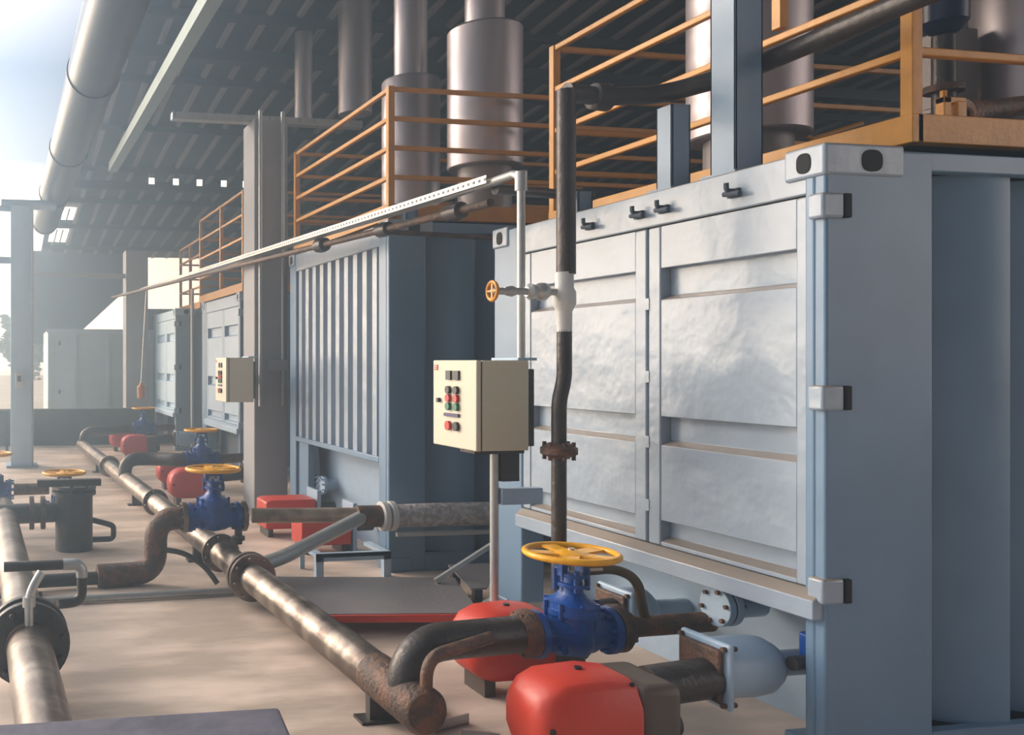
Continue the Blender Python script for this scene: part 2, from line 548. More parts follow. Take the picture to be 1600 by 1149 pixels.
def container(x, y, H, label, kind='doors', Wd=2.49, L=6.0, detail=True, post=.53, paint='blue', panel='door'):
    t = thing('shipping_container', label, 'container', (x, y, 0))
    def q(b, *a): return b.box(a[0] + x, a[1] + y, a[2], a[3] + x, a[4] + y, a[5])
    fp = .33 if kind == 'doors' else .2
    # frame
    b = B()
    q(b, 0, 0, 0, post, .055, H - .02)
    q(b, 0, .05, 0, .10, .10 if kind == 'doors' else .2, H - .02)
    b.build('corner_post', paint, t, bevel=.012, seg=3)
    b = B()
    q(b, 0, Wd - fp, 0, .16, Wd, H - .02)
    b.build('corner_post', paint, t, bevel=.012, seg=3)
    zt = H - .20
    b = B()
    q(b, 0.005, .06, zt, .10, Wd - .05, H - .02)
    b.build('top_rail', panel, t, bevel=.008)
    b = B()
    q(b, post - .05, .006, H - .10, L, .06, H - .02)
    q(b, post - .05, Wd - .06, H - .10, L, Wd, H - .02)
    q(b, post - .05, .006, 0, L, .06, .14)
    b.build('side_rail', paint, t, bevel=.006)
    b = B()
    pr = corrug(post, L, .17, .04)
    pr2 = [(px, py + .004) for px, py in pr][::-1]
    b.prism([(px + x, py + y) for px, py in pr + pr2], 'z', .13, H - .09)
    b.build('side_wall', paint, t)
    b = B()
    q(b, post, .2, .02, L, Wd - .06, H - .06)
    q(b, .12 if kind == 'doors' else .14, .12, .78 if kind == 'doors' else .99, post, Wd - .06, H - .06)
    b.build('body', 'core', t)
    b = B()
    q(b, .02, .02, H - .06, L, Wd - .02, H - .035)
    b.build('roof_sheet', paint, t)
    # castings
    for (ya, yb, near) in ((-.008, .19, 1), (Wd - .18, Wd + .008, 0)):
        b = B()
        q(b, -.012, ya, H - .135, .38 if near else .18, yb, H)
        cst = b.build('corner_casting', panel, t, bevel=.014, seg=3)
        b = B()
        oval(b, (x - .012, y + (ya + yb) / 2 + .0, H - .07), 'x', .066, .085, .004)
        b.build('casting_hole', 'dark', cst)
        if near:
            b = B()
            oval(b, (x + .215, y - .008, H - .07), 'y', .10, .09, .004)
            b.build('casting_hole', 'dark', cst)
        b = B()
        q(b, -.012, ya, 0, .2, yb, .12)
        b.build('foot_casting', paint, t, bevel=.012)
    if kind == 'doors':
        gr = ((2.03, 2.178), (1.285, 1.418), (.79, .885))
        k = (H - .2) / 2.4
        for i, (ya, yb) in enumerate(((.058, 1.02), (1.035, Wd - fp - .005))):
            zb, ztp = .755, zt - .006
            prof = [(.0, zb)]
            for (g0, g1) in reversed(gr):
                g0, g1 = (g0 - .7) * k + .7, (g1 - .7) * k + .7
                prof += [(.0, g0 - .014), (.055, g0 + .008), (.055, g1), (.0, g1)]
            prof += [(.0, ztp), (.09, ztp), (.09, zb)]
            b = B()
            sy = .085
            b.prism([(x + .008 + a, z) for a, z in prof], 'y', y + ya + sy, y + yb - sy)
            d = b.build('door', panel, t, bevel=.004)
            b = B()
            q(b, .004, ya, zb, .09, ya + sy, ztp)
            b.build('stile', panel, d, bevel=.008)
            b = B()
            q(b, .004, yb - sy, zb, .09, yb, ztp)
            b.build('stile', panel, d, bevel=.008)
        # keeper plates across the centre gap
        for z in (2.0, 1.62, 1.28, .95):
            b = B()
            q(b, .0, 1.012, (z - .7) * k + .7 - .03, .02, 1.043, (z - .7) * k + .7 + .03)
            b.build('gap_keeper', panel, t)
        b = B()
        b.prism([(x - .05, .635), (x - .05, .715), (x + .0, .752), (x + .1, .752), (x + .1, .635)], 'y', y + .012, y + Wd - fp)
        b.build('sill', panel, t, bevel=.005)
        # burner recess under the doors
        b = B()
        b.prism([(x + .42, 0), (x + .34, .66), (x + .38, .66), (x + .46, 0)], 'y', y + .06, y + Wd - fp)
        b.build('recess_panel', 'pale', t)
        b = B()
        q(b, .1, .055, 0, .5, .085, .64)
        b.build('recess_cheek', 'pale', t)
        # hinge lugs
        for z in (2.34, 1.55, .757):
            z = (z - .7) * k + .7
            b = B()
            q(b, -.03, -.016, z - .052, .075, .06, z + .052)
            lg = b.build('hinge', panel, t, bevel=.012, seg=3)
            b = B()
            q(b, .076, -.02, z - .05, .108, .0, z + .05)
            b.build('hinge_slot', 'dark', lg, bevel=.005)
        # small rope hooks on the top rail
        if detail:
            for yy in (.46, .90, 1.08, 1.48):
                b = B()
                zz = H - .115 - .0 * yy
                b.tube([(x - .0, y + yy, zz), (x - .045, y + yy, zz), (x - .045, y + yy, zz + .035)], .011, seg=8)
                b.tube([(x - .03, y + yy + .03, zz - .012), (x - .03, y + yy - .06, zz - .02)], .012, seg=8)
                q(b, -.014, yy - .03, zz - .03, .006, yy + .03, zz + .01)
                b.build('rope_hook', 'core', t)
    else:
        # ribbed end wall above a wide low opening
        b = B()
        pts = []
        n = 10
        span = (Wd - .2 - .2) / n
        for i in range(n):
            y0 = .2 + i * span
            pts += [(.085, y0), (.085, y0 + span * .30), (.02, y0 + span * .38), (.02, y0 + span * .82), (.085, y0 + span * .95)]
        pts += [(.085, Wd - .2)]
        back = [(.11, Wd - .2), (.11, .2)]
        b.prism([(x + a, y + c) for a, c in pts + back], 'z', .9, H - .2)
        b.build('end_wall', panel, t)
        b = B()
        q(b, .0, .2, .86, .1, Wd - .2, .91)
        q(b, .03, Wd - .5, .1, .1, Wd - .2, .86)
        b.build('opening_frame', paint, t, bevel=.006)
        b = B()
        b.prism([(x + .30, 0), (x + .24, .96), (x + .28, .96), (x + .34, 0)], 'y', y + .1, y + Wd - .2)
        b.build('recess_panel', 'pale', t)
        for yy in (2.02, 1.84):
            b = B()
            b.lathe([(0, .09), (.03, .09), (.03, .055), (.16, .055)], (x + .12, y + yy, .45), (1, 0, 0), 20)
            b.bolts((x + .12, y + yy, .45), (1, 0, 0), .072, .01, .05)
            b.build('blind_flange', 'pale', t)
    return t


container(3.33, 3.11, 2.60, 'nearest blue-grey shipping container with panelled double doors and hinges, at right')
container(3.08, 6.73, 2.85, 'blue-grey shipping container with a vertically ribbed end wall, second from the camera', kind='ribs', post=.32)
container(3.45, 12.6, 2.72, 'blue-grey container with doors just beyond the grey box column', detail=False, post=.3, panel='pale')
container(3.3, 16.7, 2.72, 'pale blue container at the end of the row before the pillar', detail=False, post=.3, paint='pale', panel='light')  # paler paints put the flare into this container's colour
t = thing('shipping_container', 'pale blue container standing crosswise behind the low dark wall', 'container', (1.16, 22, 0))
b = B().box(1.16, 22.04, 0, 4.6, 24.4, 2.46)
b.build('body', 'light', t)
for x in (1.16, 1.78, 2.6, 3.4, 4.2):
    B().box(x, 22.0, .05, x + .09, 22.05, 2.47).build('panel_rib', 'light', t)
B().box(1.13, 21.98, 2.40, 4.6, 22.04, 2.5).build('top_rail', 'light', t)
for z in (.9, 2.1): B().box(1.42, 22.02, z, 1.47, 22.05, z + .1).build('vent', 'black', t)


# ================================================================ YELLOW PLATFORMS
def platform(x0, y0, y1, x1, zb, label, top=3.97, hb=.13, rails=4, pw=.055, posts=(), detail=False):
    t = thing('guard_railing', label, 'railing', (x0, y0, zb))
    b = B().box(x0 - .03, y0 - .03, zb, x0 + .03, y1 + .03, zb + hb)
    b.box(x0, y0 - .03, zb, x1, y0 + .03, zb + hb).box(x0, y1 - .03, zb, x1, y1 + .03, zb + hb)
    b.build('channel_beam', 'yellow', t, bevel=.004)
    B().box(x0 + .03, y0 + .03, zb + hb - .05, x1, y1 - .03, zb + hb - .02).build('deck_grating', 'plate', t)
    h = top - zb - hb
    P = [(x0, y0), (x0, y1)] + list(posts)
    for (px, py) in P:
        B().box(px - pw / 2, py - pw / 2, zb + .01, px + pw / 2, py + pw / 2, top).build('post', 'yellow', t, bevel=.004)
    for k in range(rails):
        z = top - .02 - k * (h / rails)
        r = .038
        B().beam((x0, y0, z), (x0, y1, z), r, r).build('rail', 'yellow', t, bevel=.006)
        B().beam((x0, y0, z), (x1, y0, z), r, r).build('rail', 'yellow', t, bevel=.006)
        B().beam((x0, y1, z), (x1, y1, z), r, r).build('rail', 'yellow', t, bevel=.006)
    return t


pl = platform(3.93, 3.26, 5.81, 8.6, 2.655, 'yellow guard railing and deck beam on top of the nearest container', hb=.125,
              posts=((5.72, 5.81), (7.4, 5.81), (6.6, 3.26)))
B().tube([(5.72, 5.81, 3.54), (6.1, 5.81, 3.40)], .016, seg=8).build('brace', 'yellow', pl)
B().tube([(6.1, 5.81, 3.40), (6.55, 5.81, 3.54)], .016, seg=8).build('brace', 'yellow', pl)
B().box(3.905, 3.90, 3.40, 3.955, 3.955, 3.97).build('post', 'yellow', pl, bevel=.004)
platform(3.17, 6.9, 9.25, 6.6, 2.87, 'yellow guard railing on top of the ribbed container', posts=((5.6, 9.25),))
platform(3.55, 12.75, 15.6, 5.9, 2.74, 'yellow guard railing above the container just past the grey column', top=4.24, posts=((3.55, 14.1),))
platform(3.85, 16.9, 18.9, 5.8, 2.74, 'small distant yellow guard railing over the last container', top=4.12, posts=((3.85, 17.9),))

# ================================================================ CHIMNEYS / INSULATED DUCTS
def chimney(x, y, z0, z1, r, r2, top, label, foot=None):
    t = thing('insulated_duct', label, 'duct', (x, y, z0))
    b = B().lathe([(0, r * .97), (.01, r), (z1 - z0 - .02, r), (z1 - z0, r * .95), (z1 - z0 + .03, r2)], (x, y, z0), (0, 0, 1), 40)
    b.build('jacket', 'alu', t)
    top = min(top, roof_z(y) - .05)
    B().cyl((x, y, z1), (x, y, top), r2, seg=32).build('flue', 'alu', t)
    if foot:
        B().cyl((x, y, foot), (x, y, z0), r * .72, seg=24).build('base_collar', 'plate', t)
    return t


chimney(3.86, 7.95, 3.12, 4.38, .27, .155, 7.0, 'silver insulated duct with a narrow flue, left one on the ribbed container', 3.0)
chimney(4.26, 7.32, 3.42, 4.66, .32, .17, 7.0, 'thick silver insulated duct with a stepped top, right one on the ribbed container', 3.0)
chimney(4.54, 4.77, 3.07, 4.7, .33, .22, 7.0, 'big silver insulated duct behind the nearest railing, beside the blue column', 2.75)
chimney(6.27, 4.45, 3.2, 4.4, .30, .2, 7.0, 'large silver insulated duct cut by the top right edge of the picture', 2.78)
for (px, py, r, z0, lab) in ((4.44, 10.7, .21, 4.84, 'hanging metal duct with a bright glint above the cross tray, larger one'),
                             (4.07, 11.6, .12, 4.98, 'hanging metal duct above the cross tray, smaller one at left')):
    tag(B().cyl((px, py, z0), (px, py, roof_z(py) - .05), r, seg=32).build('hanging_duct', 'alu'), lab, 'duct')

# blue steel posts on the nearest container's roof
def post(x, y, w, z0, z1, label, lip=.03):
    t = thing('steel_post', label, 'post', (x, y, z0))
    b = B().box(x, y, z0, x + w, y + .012, z1).box(x, y + w - .012, z0, x + w, y + w, z1).box(x, y, z0, x + .012, y + w, z1).box(x + w - .012, y, z0, x + w, y + w, z1)
    b.build('shaft', 'blue', t, bevel=.003)
    B().box(x - lip, y - lip, z0, x + w + lip, y + w + lip, z0 + .012).build('base_plate', 'blue', t)
    return t


post(3.38, 3.62, .15, 2.58, 6.9, 'tall blue-grey steel post rising from the front edge of the nearest container')
post(3.38, 4.02, .11, 2.58, 3.02, 'short blue-grey steel post carrying the dark overhead pipe')
post(3.40, 4.80, .10, 2.58, 2.72, 'low blue-grey stub on the container roof behind the dark riser', .01)
post(3.25, 6.78, .10, 2.83, 3.0, 'small blue-grey stub on the ribbed container under its yellow beam', .01)

# dark pipes above the nearest container
t = thing('overhead_pipe', 'dark rusty pipe rising to the upper right across the yellow railing', 'pipe', (2.9, 4.0, 3.05))
B().tube([(2.81, 4.06, 3.06), (3.0, 4.09, 3.055), (3.35, 4.07, 3.075), (3.61, 3.85, 3.13), (3.64, 3.0, 3.17), (3.66, 2.2, 3.19)], .047, bend=.12).build('pipe', 'iron', t)
B().lathe([(0, .05), (.01, .066), (.10, .07), (.11, .05)], (2.97, 4.085, 3.055), (1, .1, .0), 20).build('union_joint', 'iron', t)
t = thing('roof_valve', 'dark blue motorised valve at top right above the yellow rail', 'valve', (5.60, 4.45, 2.78))
B().lathe([(0, 0), (.02, .07), (.08, .12), (.2, .12), (.26, .07), (.27, 0)], (5.60, 4.45, 3.66), (0, 0, 1), 24).build('motor', 'motor', t)
B().cyl((5.60, 4.45, 2.78), (5.60, 4.45, 3.66), .06).build('stem', 'iron', t)
B().lathe([(0, .1), (.04, .1)], (5.60, 4.45, 3.32), (0, 0, 1), 20).build('flange', 'rust', t)
B().box(5.50, 4.35, 3.93, 5.72, 4.55, 4.2).build('gearbox', 'black', t, bevel=.01)
t = thing('roof_pipe', 'dark brown pipe entering from the right edge over the yellow beam', 'pipe', (5.1, 3.6, 2.85))
B().tube([(4.34, 3.40, 2.835), (4.6, 3.43, 2.89), (6.6, 3.5, 3.18)], .045).build('pipe', 'rust', t)
B().lathe([(0, .075), (.05, .075)], (4.36, 3.40, 2.84), (1, .05, .15), 20).build('flange', 'rust', t)
t = thing('lashing_clamp', 'small yellow clamp bracket on the near yellow beam at right', 'clamp', (4.19, 3.3, 2.78))
B().box(4.13, 3.28, 2.781, 4.17, 3.32, 2.88).box(4.13, 3.28, 2.85, 4.25, 3.32, 2.88).box(4.19, 3.27, 2.781, 4.24, 3.31, 2.86).build('bracket', 'yellow', t, bevel=.004)
B().cyl((4.15, 3.30, 2.88), (4.15, 3.30, 2.91), .014, seg=6).build('bolt', 'yellow', t)
b = B().box(5.72, 4.5, 2.78, 5.92, 4.72, 3.75)
b.box(5.70, 4.48, 3.24, 5.94, 4.74, 3.28)
tag(b.build('square_flue', 'plate', bevel=.01), 'grey-green square flue on the deck behind the near yellow rail, left of the big duct', 'duct')

# ================================================================ VALVES
def gate_valve(x, y, z, label, sc=1., axis='x'):
    """flow axis along x, centre at (x,y,z)"""
    t = thing('gate_valve', label, 'valve', (0, 0, 0))
    f = .205
    b = B()
    b.lathe([(-f + .03, .085), (-.12, .085), (-.09, .10), (0, .112), (.09, .10), (.12, .085), (f - .03, .085)], (0, 0, 0), (1, 0, 0), 28)
    b.lathe([(-.09, .09), (-.04, .118), (.06, .118), (.105, .115)], (0, 0, 0), (0, 0, 1), 28, 1., .85)
    b.cyl((-.11, -.08, -.05), (-.11, -.115, -.05), .018, seg=8)
    b.build('valve_body', 'valve', t)
    for s in (-1, 1):
        b = B().lathe([(0, .112), (.034, .112)], (s * f - (.034 if s > 0 else 0), 0, 0), (1, 0, 0), 32)
        b.bolts((s * (f - .017), 0, 0), (1, 0, 0), .09, .011, .09, 8)
        b.build('flange', 'valve', t, bevel=.003)
    b = B().lathe([(.092, .138), (.118, .138), (.122, .132), (.142, .132), (.165, .085), (.195, .058), (.28, .05)], (0, 0, 0), (0, 0, 1), 28, 1., .85)
    b.bolts((0, 0, .118), (0, 0, 1), .12, .011, .07, 8)
    b.build('bonnet', 'valve', t)
    b = B()
    b.lathe([(.222, .092), (.238, .092)], (0, 0, 0), (0, 0, 1), 20, 1., .75)
    b.lathe([(.268, .088), (.284, .088)], (0, 0, 0), (0, 0, 1), 20, 1., .75)
    b.bolts((0, 0, .25), (0, 0, 1), .072, .012, .1, 4, .3)
    for s in (-1, 1): b.box(s * .055 - .014, -.03, .27, s * .055 + .014, .03, .345)
    b.box(-.07, -.035, .32, .07, .035, .348)
    b.build('yoke', 'valve', t)
    B().cyl((0, 0, .29), (0, 0, .395), .014, seg=10).build('stem', 'galv', t)
    w = B().ring((0, 0, .370), (0, 0, 1), .203, .0155, 48, 10)
    for k in range(5):
        a = 2 * PI * k / 5 + .3
        w.beam((0, 0, .366), (math.cos(a) * .2, math.sin(a) * .2, .370), .075, .012)
    w.lathe([(.352, .075), (.374, .075), (.386, .04), (.388, 0)], (0, 0, 0), (0, 0, 1), 24)
    w.build('handwheel', 'wheel', t)
    t.location = (x, y, z)
    t.scale = (sc, sc, sc)
    if axis == 'y': t.rotation_euler.z = PI / 2
    return t


VX, VY, VZ = 2.65, 3.79, .43
gate_valve(VX, VY, VZ - .005, 'nearest blue gate valve with a yellow handwheel, in front of the panelled doors')
gate_valve(1.62, 6.70, .50, 'blue gate valve above the floor pipe in the middle of the aisle, yellow handwheel').name = 'gate_valve'


# burner : red hood, brown rear housing, blast tube
def burner(x, y, label, z=.08, sc=1.):
    t = thing('burner', label, 'burner', (0, 0, 0))
    b = B()
    # hood : rounded wedge section swept along x
    secs = [(.0, .10, .10, .22), (.02, .14, .045, .275), (.06, .165, .015, .315), (.13, .178, 0, .345), (.30, .178, 0, .355), (.44, .172, .0, .335)]
    rings = []
    for (px, hw, z0, z1) in secs:
        c = .32
        m_, hgt = hw * 2, z1 - z0
        pts = [(-hw, z0 + hgt * .25), (-hw, z0 + hgt * .68), (-hw * .78, z1 - hgt * .06), (-hw * .5, z1), (hw * .5, z1), (hw * .78, z1 - hgt * .06), (hw, z0 + hgt * .68), (hw, z0 + hgt * .25), (hw * .7, z0), (-hw * .7, z0)]
        rings.append([b.bm.verts.new((px, py, pz)) for py, pz in pts])
    for r0, r1 in zip(rings, rings[1:]):
        for k in range(10): b.bm.faces.new((r0[k], r0[(k + 1) % 10], r1[(k + 1) % 10], r1[k]))
    b.bm.faces.new(rings[0]); b.bm.faces.new(rings[-1])
    hood = b.build('hood', 'red', t, bevel=.02, seg=3)
    for p0, p1, rr in (((.06, -.13, .17), (.035, -.165, .17), .012), ((.26, 0, .34), (.26, 0, .362), .016), ((.41, -.10, .30), (.41, -.13, .325), .01)):
        B().cyl(p0, p1, rr, seg=10).build('hood_screw', 'black', hood)
    b = B()
    b.box(.43, -.165, .01, .62, .165, .32)
    b.build('housing', 'brown', t, bevel=.04, seg=4)
    B().cyl((.61, -.05, .12), (.67, -.05, .12), .055).build('control_knob', 'black', t, bevel=.006)
    b = B().cyl((.60, .02, .25), (.90, .02, .27), .085)
    b.build('blast_tube', 'iron', t)
    for fx in (.08, .5): B().box(fx, -.1, -.08, fx + .06, .1, .02).build('foot', 'brown', t)
    t.location = (x, y, z)
    return t


bn = burner(2.085, 3.31, 'large red burner hood in the lower right foreground, nearest of all')
bn2 = burner(2.33, 4.24, 'red burner half hidden behind the curved dark elbow pipe')


def burner_mount(x, y, z, length, label):
    """square flange, rusty gasket plate and a pale drum leading into the container"""
    t = thing('burner_mount', label, 'burner mount', (x, y, z))
    sz = .115
    b = B().box(x - .03, y - sz, z - sz, x - .005, y + sz, z + sz)
    b.build('gasket_plate', 'rust', t, bevel=.02, seg=3)
    b = B().box(x, y - sz - .025, z - sz - .025, x + .028, y + sz + .025, z + sz + .025)
    b.build('square_flange', 'pale', t, bevel=.02, seg=3)
    for sy in (-1, 1):
        for sz_ in (-1, 1): B().cyl((x - .02, y + sy * .118, z + sz_ * .118), (x + .05, y + sy * .118, z + sz_ * .118), .011, seg=6).build('flange_bolt', 'rust', t)
    B().lathe([(0, .128), (length * .55, .130), (length * .75, .122), (length * .9, .095), (length * .98, .06), (length, .055), (length + .4, .055)], (x + .028, y, z), (1, 0, 0), 36).build('drum', 'pale', t)
    return t


burner_mount(2.99, 3.37, .375, .33, 'square flange and pale drum joining the nearest burner to the container')
burner_mount(3.26, 4.30, .345, .20, 'pale drum behind the nearest valve, joining the second burner to the container')

# blank flange in the recess
t = thing('blank_flange', 'pale blue bolted round flange under the door sill of the nearest container', 'flange', (3.45, 3.76, .53))
b = B().lathe([(0, .095), (.035, .095)], (3.36, 3.72, .53), (1, 0, 0), 30)
b.lathe([(.045, .095), (.08, .095), (.08, .06), (.25, .06)], (3.36, 3.72, .53), (1, 0, 0), 30)
b.build('flange', 'pale', t, bevel=.003)
B().bolts((3.40, 3.72, .53), (1, 0, 0), .075, .011, .11, 6).build('bolt', 'rust', t)
B().cyl((3.395, 3.72, .53), (3.405, 3.72, .53), .09).build('gasket', 'black', t)
t = thing('drain_cock', 'small blue valve with a round plug beside the near corner post', 'valve', (3.36, 3.27, .42))
B().box(3.38, 3.19, .43, 3.50, 3.29, .54).box(3.40, 3.19, .37, 3.52, 3.29, .44).build('valve_body', 'valve', t, bevel=.012)
B().cyl((3.30, 3.24, .42), (3.42, 3.24, .42), .03).build('plug', 'iron', t)
B().cyl((3.40, 3.24, .485), (3.72, 3.24, .485), .03).build('nipple', 'iron', t)

# ---- elbow line feeding the nearest valve
ELX, ELY = 1.79, 3.70
t = thing('elbow_pipe', 'thick dark elbow pipe rising from the floor pipe to the nearest valve', 'pipe', (ELX, ELY, .2))
B().tube([(1.775, 3.70, .215), (1.775, 3.71, .44), (2.42, VY, VZ)], .084, bend=.215, seg=24).build('pipe', 'iron', t)
for xx in (2.36, 2.86):
    b = B().lathe([(0, .112), (.045, .112), (.05, .085), (.09, .078)] if xx > 2.6 else [(-.05, .078), (0, .085), (.04, .112), (.08, .112)], (xx, VY, VZ), (1, 0, 0), 30)
    if xx < 2.6: b.bolts((xx + .05, VY, VZ), (1, 0, 0), .09, .013, .08, 8, .5)
    b.build('rusty_flange', 'rust', t)
B().tube([(2.92, VY, VZ), (3.40, VY, VZ + .005)], .048, seg=20).build('outlet_pipe', 'rust', t)
t = thing('bypass_tube', 'slim copper-brown tube running inside the dark elbow', 'pipe', (1.8, 3.56, .25))
B().tube([(1.80, 3.56, .26), (1.80, 3.56, .43), (2.16, 3.66, .465)], .027, bend=.1).build('tube', 'rust', t)
t = thing('curved_bleed_tube', 'curved brass-coloured tube from the nearest valve top to its outlet pipe', 'pipe', (2.95, 3.79, .45))
B().tube([(2.73, 3.79, .71), (2.88, 3.79, .715), (3.0, 3.79, .66), (3.04, 3.79, .47)], .023, bend=.2).build('tube', 'brass', t)
B().cyl((2.72, 3.78, .715), (2.80, 3.78, .715), .014, seg=8).build('bleed_fitting', 'galv', t)

# ---- riser in front of the doors
t = thing('riser_pipe', 'tall dark riser pipe with a white painted tee in front of the doors', 'pipe', (2.64, 3.86, .8))
RX, RY = 2.80, 4.06
B().tube([(RX - .03, RY, .52), (RX - .03, RY, 1.50), (RX, RY, 1.61), (RX, RY, 1.86)], .036, bend=.05, seg=20).build('lower_pipe', 'iron', t)
B().lathe([(0, .034), (0, .036), (.10, .037), (.12, .046), (.14, .055), (.2, .055), (.22, .044), (.30, .044)], (RX, RY, 1.85), (0, 0, 1), 24).build('tee_joint', 'white', t)
B().tube([(RX + .01, RY, 2.14), (RX + .01, RY, 3.07)], .046, seg=20).build('upper_pipe', 'iron', t)
b = B().lathe([(0, .045), (.02, .088), (.045, .088), (.05, .088), (.075, .05)], (RX - .03, RY, 1.215), (0, 0, 1), 24)
b.bolts((RX - .03, RY, 1.25), (0, 0, 1), .068, .01, .09, 6)
b.build('union_flange', 'rust', t)
t = thing('branch_valve', 'small horizontal galvanised valve with a little yellow handwheel beside the riser', 'valve', (2.4, RY, 2.03))
b = B().cyl((2.405, RY, 2.05), (2.76, RY, 2.05), .018)
b.lathe([(0, .026), (.02, .042), (.05, .032), (.07, .045), (.10, .045), (.12, .03)], (2.59, RY, 2.05), (1, 0, 0), 20)
b.lathe([(0, .02), (.04, .028), (.06, .02)], (2.47, RY, 2.05), (1, 0, 0), 16)
b.build('valve_body', 'galv', t)
w = B().ring((2.405, RY, 2.05), (1, 0, 0), .045, .0095, 28, 8)
w.beam((2.405, RY, 2.007), (2.405, RY, 2.093), .014, .008).beam((2.405, RY - .042, 2.05), (2.405, RY + .042, 2.05), .014, .008)
w.build('handwheel', 'yellow', t)

# ================================================================ CONTROL CABINETS
def cabinet(x, y, z, label):
    """front (with buttons) faces -x ; size .30 x .46 x .47"""
    t = thing('control_cabinet', label, 'cabinet', (0, 0, 0))
    B().box(.035, 0, 0, .30, .46, .47).build('case', 'cream', t, bevel=.006)
    d = B().box(0, -.003, -.002, .028, .463, .472).build('door', 'cream', t, bevel=.006)
    B().box(.028, .004, .004, .036, .456, .466).build('gasket', 'black', t)
    def F(name, m, parts):
        b = B()
        for p in parts:
            if len(p) == 4:
                ya, yb, za, zb = p
                b.box(-.012, ya, za, .002, yb, zb)
            else:
                b.cyl((-.018, p[0], p[1]), (.002, p[0], p[1]), p[2], seg=14)
        return b.build(name, m, d)
    # y runs away from the camera : larger y = further left in the photo
    a0, a1 = .19, .275
    for q in (a0, a1):
        F('meter', 'black', [(q - .026, q + .026, .365, .415)])
        F('selector', 'black', [(q, .31, .022)])
        F('red_button', 'btn_r', [(q, .265, .022)])
        F('green_button', 'btn_g', [(q, .22, .022)])
    F('label_strip', 'violet', [(.165, .32, .165, .183)])
    F('red_button', 'btn_r', [(.275, .115, .026)])
    F('selector', 'black', [(.19, .115, .025)])
    F('lock', 'black', [(.385, .25, .013)])
    b = B()
    for k in range(3): b.box(-.006, .405, .418 + k * .011, .001, .44, .424 + k * .011)
    b.build('red_emblem', 'btn_r', d)
    B().box(.25, .02, .47, .36, .28, .485).build('top_bracket', 'pale', t, bevel=.003)
    t.location = (x, y, z)
    return t


CX, CY, CZ = 2.42, 4.24, 1.235
cab = cabinet(CX, CY, CZ, 'cream control cabinet with push buttons left of the dark riser pipe')
cabinet(2.34, 9.10, 1.27, 'small distant cream control cabinet mounted in front of the grey column')
B().box(2.645, 9.2, 1.3, 2.69, 9.6, 1.7).box(2.645, 9.56, 1.45, 2.80, 9.62, 1.55).build('cabinet_bracket', 'brown', column)
t = thing('cabinet_stand', 'galvanised pipe stand with dark bracket carrying the near control cabinet', 'stand', (2.6, 4.5, 0))
B().tube([(2.725, 4.58, 0), (2.725, 4.58, 1.19)], .024).build('leg', 'galv', t)
B().box(2.56, 4.5, 1.19, 2.86, 4.66, 1.233).build('shelf', 'iron', t, bevel=.004)
B().box(2.725, 4.30, 1.25, 2.79, 4.56, 1.66).build('back_bracket', 'iron', t, bevel=.004)
B().box(2.75, 4.55, 1.03, 2.86, 4.61, 1.19).build('gusset', 'iron', t)
B().box(2.66, 4.52, 0, 2.79, 4.64, .012).build('base_plate', 'galv', t)
B().box(2.75, 4.54, .90, 3.0, 4.60, .99).build('side_bar', 'pale', t, bevel=.004)

# tray and pipes running down the aisle above head height
def zt_(y): return 2.708 + (y - 4.5) * .0300


t = thing('cable_tray', 'long perforated galvanised cable tray running down the aisle above the cabinets', 'cable tray', (2.75, 10, 2.85))
b = B()
y0, y1 = 4.62, 17.2
b.beam((2.75, y0, zt_(y0)), (2.75, y1, zt_(y1)), .10, .008)
for s in (-1, 1): b.beam((2.75 + s * .05, y0, zt_(y0) + .018), (2.75 + s * .05, y1, zt_(y1) + .018), .004, .045)
b.build('tray', 'galv', t)
b = B()
k = y0
while k < 12:
    b.box(2.6965, k, zt_(k) + .010, 2.6975, k + .025, zt_(k) + .026)
    k += .06
b.build('perforation', 'black', t)
B().tube([(2.75, 5.2, zt_(5.2) + .01), (2.75, 4.7, 2.722), (2.70, 4.30, 2.70), (2.70, 4.27, 2.62)], .022, bend=.08).build('cable_bend', 'galv', t)
t = thing('vertical_conduit', 'thin bright vertical conduit coming down onto the near control cabinet', 'pipe', (2.70, 4.28, 1.72))
B().tube([(2.70, 4.28, 1.72), (2.70, 4.28, 2.66)], .021, seg=14).build('tube', 'galv', t)
B().cyl((2.70, 4.28, 2.6), (2.70, 4.28, 2.7), .032, seg=14).build('coupling', 'galv', t)
t = thing('brown_pipe', 'long brown pipe running below the cable tray with dark joints', 'pipe', (2.92, 10, 2.75))
b = B().tube([(2.92, 4.95, 2.66), (2.36, 18.9, 3.067)], .026, seg=14)
b.build('pipe', 'rust', t)
for (yy, r) in ((5.35, .055), (6.35, .05), (7.55, .06)):
    B().lathe([(-.09, .03), (-.08, r), (.0, r * 1.15), (.08, r), (.09, .03)], (2.92 - (yy - 4.95) * .04, yy, 2.66 + (yy - 4.95) * .0292), (-.04, 1, .03), 18).build('joint', 'iron', t)
t = thing('cross_pipe', 'thin dark pipe crossing the top of the ribbed container side', 'pipe', (3.5, 6.55, 2.68))
B().tube([(2.94, 6.45, 2.70), (4.6, 6.5, 2.66)], .02, seg=12).build('pipe', 'rust', t)
t = thing('small_overhead_pipe', 'dark pipe from the tray end to the container roof', 'pipe', (3.0, 4.9, 2.75))
B().tube([(2.83, 4.75, 2.70), (3.6, 4.95, 2.72)], .03, seg=12).build('pipe', 'iron', t)

# ================================================================ MAIN FLOOR PIPE
MX = 1.79


def mx(y): return 1.785 - (y - 3.5) * .0275


